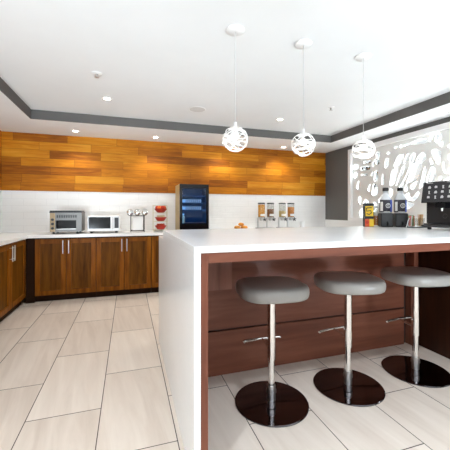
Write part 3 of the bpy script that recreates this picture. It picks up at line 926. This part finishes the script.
# bottles in black holders
def bottle(label_b, label_h, x, y, rz):
    hd = thing('bottle_holder', label_h, 'holder', (x, y, ZB), rz, 'black bottle holders')
    bm = BM()
    box(bm, -0.056, 0.056, -0.056, 0.056, 0, 0.135, 0.012, 3)
    obj('body', bm, M['black'], hd)
    bm = BM(); tube(bm, [(0, -0.056, 0.02), (0, -0.071, 0.035), (0, -0.056, 0.05)], 0.008, 8); obj('tap', bm, M['blackgloss'], hd, True)
    b = thing('bottle', label_b, 'bottle', (x, y, ZB + 0.1358), rz, 'labelled bottles')
    bm = BM(); lathe(bm, [(0, 0), (0.05, 0), (0.054, 0.006), (0.054, 0.125), (0.048, 0.15), (0.030, 0.185), (0.022, 0.195), (0.022, 0.215), (0, 0.215)], 36); obj('body', bm, M['clear_b'], b, True)
    bm = BM(); lathe(bm, [(0.0546, 0.008), (0.0552, 0.009), (0.0552, 0.128), (0.0546, 0.129)], 40, cap=False); lb = obj('label', bm, M['label'], b, True)
    def patch(nm, a0, a1, z0, z1, mt, R=0.0557):
        bm = BM(); n = 8
        pr = None
        for i in range(n + 1):
            a = a0 + (a1 - a0) * i / n
            v = (bm.verts.new((R * math.sin(a), -R * math.cos(a), z0)), bm.verts.new((R * math.sin(a), -R * math.cos(a), z1)),
                 bm.verts.new(((R + .0006) * math.sin(a), -(R + .0006) * math.cos(a), z0)), bm.verts.new(((R + .0006) * math.sin(a), -(R + .0006) * math.cos(a), z1)))
            if pr:
                bm.faces.new((pr[2], v[2], v[3], pr[3])); bm.faces.new((pr[0], pr[1], v[1], v[0])); bm.faces.new((pr[1], pr[3], v[3], v[1])); bm.faces.new((pr[0], v[0], v[2], pr[2]))
            else: bm.faces.new((v[0], v[2], v[3], v[1]))
            pr = v
        bm.faces.new((pr[0], pr[1], pr[3], pr[2]))
        return obj(nm, bm, M[mt], lb, True)
    patch('side_text', -1.25, -0.72, 0.02, 0.11, 'paper')
    patch('blue_field', 0.55, 1.5, 0.012, 0.125, 'bluelabel')
    patch('strip', -0.6, 0.5, 0.012, 0.016, 'paper')
    bm = BM(); pts = [((0.0565) * math.sin(0.12 + 0.36 * math.cos(a)), -0.0565 * math.cos(0.12 + 0.36 * math.cos(a)), 0.072 + 0.021 * math.sin(a)) for a in [q * PI / 10 for q in range(20)]]
    tube(bm, pts, 0.0022, 6, True)
    tube(bm, [(0.0565 * math.sin(0.12 + s_), -0.0565 * math.cos(0.12 + s_), z_) for s_, z_ in ((0.15, .084), (-.12, .082), (-.16, .07), (.1, .072), (.14, .06), (-.14, .06))], 0.002, 6)
    obj('emblem', bm, M['paper'], lb, True)
    bm = BM(); lathe(bm, [(0, 0.2155), (0.027, 0.2155), (0.027, 0.245), (0.022, 0.25), (0, 0.25)], 24); obj('cap', bm, M['black'], b, True)
M['clear_b'] = plain('pale_bottle', (216, 218, 220), 0.12)
bottle('dark-labelled bottle with black cap in a black holder, beside the yellow box', 'black holder under the left bottle on the bar', 2.415, 2.385, math.radians(-28))
bottle('dark-labelled bottle with black cap in a black holder, beside the paper cups', 'black holder under the right bottle on the bar', 2.535, 2.325, math.radians(-30))
# blue tub behind holders, hose, cups
tag(bx('blue_tub', M['bluelabel'], None, 2.63, 2.72, 2.40, 2.49, ZB, ZB + 0.11, bev=0.006), 'dark blue tub on the bar behind the paper cups', 'tub')
bm = BM(); tube(bm, [(2.455, 2.185, ZB + .006), (2.472, 2.19, ZB + .03), (2.492, 2.20, ZB + .06), (2.512, 2.205, ZB + .088)], 0.004, 8)
tag(obj('tube', bm, M['white_matte'], None, True), 'thin white tube leaning beside the right bottle holder', 'tube')
tr = thing('condiment_tray', 'low dark tray holding two cups beside the coffee machine', 'tray', (2.60, 2.21, ZB))
bx('tray_base', M['darkgrey'], tr, -0.08, 0.11, -0.055, 0.055, 0, 0.006)
def cup(name, label, x, y, mats, tall):
    c = thing(name, label, 'cup', (x, y, ZB + 0.0068))
    bm = BM(); lathe(bm, [(0, 0.003), (0.028, 0.0), (0.037, 0.08), (0.035, 0.08), (0.026, 0.006)], 28, cap=False); obj('shell', bm, M['clear'], c, True)
    return c
cup('packet_cup', 'clear cup of pink and green sugar packets on the bar', 2.555, 2.215, None, 0)
cup('stirrer_cup', 'clear cup of wooden stir sticks beside the coffee machine', 2.645, 2.20, None, 0)
rg = random.Random(2)
for k in range(7):
    a = k * 0.9
    bm = BM(); box(bm, -0.018, 0.018, -0.003, 0.003, 0, 0.098, 0.001, 1)
    pk = ('pink', 'paper', 'green')[k % 3]
    o = obj('sugar_packet', bm, M[pk]); o.location = (2.555 + 0.008 * math.cos(a), 2.215 + 0.008 * math.sin(a), ZB + 0.012 + 0.003 * (k % 3)); o.rotation_euler = (0.08 * math.cos(a), 0.08 * math.sin(a), a)
    nm = ('pink', 'white', 'green')[k % 3]
    tag(o, nm + ' sugar packet in the clear cup on the bar', 'packet', nm + ' sugar packets')
for k in range(16):
    a = k * 0.7
    bm = BM(); box(bm, -0.0036, 0.0036, -0.001, 0.001, 0, 0.112)
    o = obj('stir_stick', bm, M['stick']); r_ = 0.005 + 0.013 * ((k * 7) % 16) / 16
    o.location = (2.645 + r_ * math.cos(a), 2.20 + r_ * math.sin(a), ZB + 0.012); o.rotation_euler = (-0.09 * math.sin(a), 0.09 * math.cos(a), a)
    tag(o, 'wooden stir stick in the cup beside the coffee machine', 'stir stick', 'stir sticks in the cup')

# coffee machine, front faces local -Y; turned so that it faces left
t = thing('coffee_machine', 'black touch-screen coffee machine at the right end of the bar', 'coffee machine', (2.445, 1.845, ZB), math.radians(-86))
w = 0.15   # half width
for fx in (-0.12, 0.12):
    for fy in (0.03, 0.35):
        bm = BM(); lathe(bm, [(0, 0), (0.016, 0), (0.016, 0.02), (0, 0.02)], 16, (fx, fy, 0)); obj('foot', bm, M['black'], t, True)
bx('base', M['black'], t, -w, w, 0.0, 0.40, 0.0205, 0.05, bev=0.004)
bx('drip_tray', M['darkgrey'], t, -w + 0.01, w - 0.01, -0.045, -0.0005, 0.0205, 0.04, bev=0.003)
bx('body', M['black'], t, -w, w, 0.035, 0.40, 0.0505, 0.40, bev=0.006)
bm = BM()
prism(bm, [(0.034, 0.225), (-0.035, 0.225), (-0.005, 0.40), (0.034, 0.40)], 'x', -0.148, 0.148)
hd = obj('head', bm, M['blackgloss'], t)
# tilted touch screen on the head
nrm = Vector((0, -0.175, 0.03)).normalized() if False else Vector((0, -0.9856, 0.169))
upv = Vector((0, 0.169, 0.9856))
org = Vector((0, -0.035, 0.225))
def onface(u, v, dep): return org + Vector((u, 0, 0)) + upv * v + nrm * dep
def faceplate(nm, mt, u0, u1, v0, v1, d0, d1, par):
    bm = BM(); vs = []
    for dd in (d0, d1):
        for (u, v) in ((u0, v0), (u1, v0), (u1, v1), (u0, v1)): vs.append(bm.verts.new(onface(u, v, dd)))
    for f in ((0,1,2,3),(7,6,5,4),(0,4,5,1),(1,5,6,2),(2,6,7,3),(3,7,4,0)): bm.faces.new([vs[i] for i in f])
    return obj(nm, bm, M[mt], par)
faceplate('bezel', 'darkgrey', -0.145, 0.145, 0.004, 0.172, 0.0005, 0.004, hd)
ts = faceplate('touch_screen', 'panelscreen', -0.128, 0.128, 0.016, 0.16, 0.0045, 0.006, hd)
for r_ in range(3):
    for c_ in range(4):
        u, v = -0.085 + c_ * 0.055, 0.032 + r_ * 0.042
        bm = BM(); pts = [(u - 0.011, v + .006), (u + .011, v + .006), (u + 0.008, v + 0.024), (u - 0.008, v + 0.026), (u-.013, v + .018)]
        k_ = (r_ * 4 + c_) % 3
        if k_ == 1: pts = [(u - .004, v), (u + .012, v), (u + .006, v + .010), (u + .008, v + .026), (u - .006, v + .026), (u - .003, v + .01)]
        if k_ == 2: pts = [(u - .012, v + .003), (u + .010, v + .003), (u + .014, v + .014), (u + .004, v + .027), (u - .009, v + .022)]
        a = [bm.verts.new(onface(p[0], p[1], 0.0062)) for p in pts]; b_ = [bm.verts.new(onface(p[0], p[1], 0.0068)) for p in pts]
        bm.faces.new(a[::-1]); bm.faces.new(b_)
        for i in range(len(pts)):
            j = (i + 1) % len(pts); bm.faces.new((a[i], a[j], b_[j], b_[i]))
        obj('icon', bm, M['icon'], ts)
faceplate('header_mark', 'icon', -0.115, -0.06, 0.164, 0.169, 0.0042, 0.005, hd)
faceplate('header_mark', 'icon', 0.05, 0.115, 0.164, 0.169, 0.0042, 0.005, hd)
bm = BM(); box(bm, -0.03, 0.05, -0.03, 0.034, 0.18, 0.2245, 0.004, 2); sp = obj('spout', bm, M['blackgloss'], t)
for xx in (0.012,):
    bm = BM(); lathe(bm, [(0, 0.155), (0.006, 0.155), (0.008, 0.1795), (0, 0.1795)], 16, (xx, -0.012, 0)); obj('nozzle', bm, M['steel'], sp, True)
bm = BM(); pts = [(0.008 + .018 * math.cos(a), 0.0335, 0.115 + .018 * math.sin(a)) for a in [q * PI / 10 for q in range(20)]]
tube(bm, pts, 0.0022, 6, True); obj('emblem', bm, M['darkgrey'], t, True)

# ------------------------------------------------------------------ light
wd = bpy.data.worlds.new('world'); S.world = wd; wd.use_nodes = True
bgn = wd.node_tree.nodes['Background']
bgn.inputs[0].default_value = (0.94, 0.97, 1.0, 1); bgn.inputs[1].default_value = 5.0
def area(name, loc, rot, sx, sy, e, c=(1, 1, 1)):
    l = bpy.data.lights.new(name, 'AREA'); l.shape = 'RECTANGLE'; l.size = sx; l.size_y = sy; l.energy = e; l.color = c
    o = bpy.data.objects.new(name, l); COL.objects.link(o); o.location = loc; o.rotation_euler = rot
area('daylight_window', (6.4, 2.6, 5.0), (0, math.radians(48), 0), 3.0, 4.0, 1500, (0.88, 0.95, 1))
area('fill_uplight', (1.0, -2.2, 1.0), (PI, 0, 0), 3.4, 1.4, 85, (0.80, 0.90, 1.0))  # unseen fill, added to brighten the ceiling; stands for no lamp
def flood(x, y, z, tgt, e, cone):
    l = bpy.data.lights.new('fill_flood', 'SPOT'); l.energy = e; l.spot_size = math.radians(cone); l.spot_blend = 1.0; l.shadow_soft_size = 0.3; l.color = (0.80, 0.91, 1.0)  # out-of-view fill spot, added to lift the far ceiling
    o = bpy.data.objects.new('fill_flood', l); COL.objects.link(o); o.location = (x, y, z)
    o.rotation_euler = (Vector(tgt) - Vector((x, y, z))).to_track_quat('-Z', 'Y').to_euler()
flood(-1.3, -1.9, 0.3, (-0.9, 4.4, 3.5), 430, 56)
flood(2.7, -1.9, 0.3, (2.0, 4.8, 3.3), 280, 58)

S.view_settings.view_transform = 'Standard'
S.view_settings.look = 'None'
S.view_settings.gamma = 1.0
S.view_settings.exposure = 0.88
S.view_settings.use_curve_mapping = False
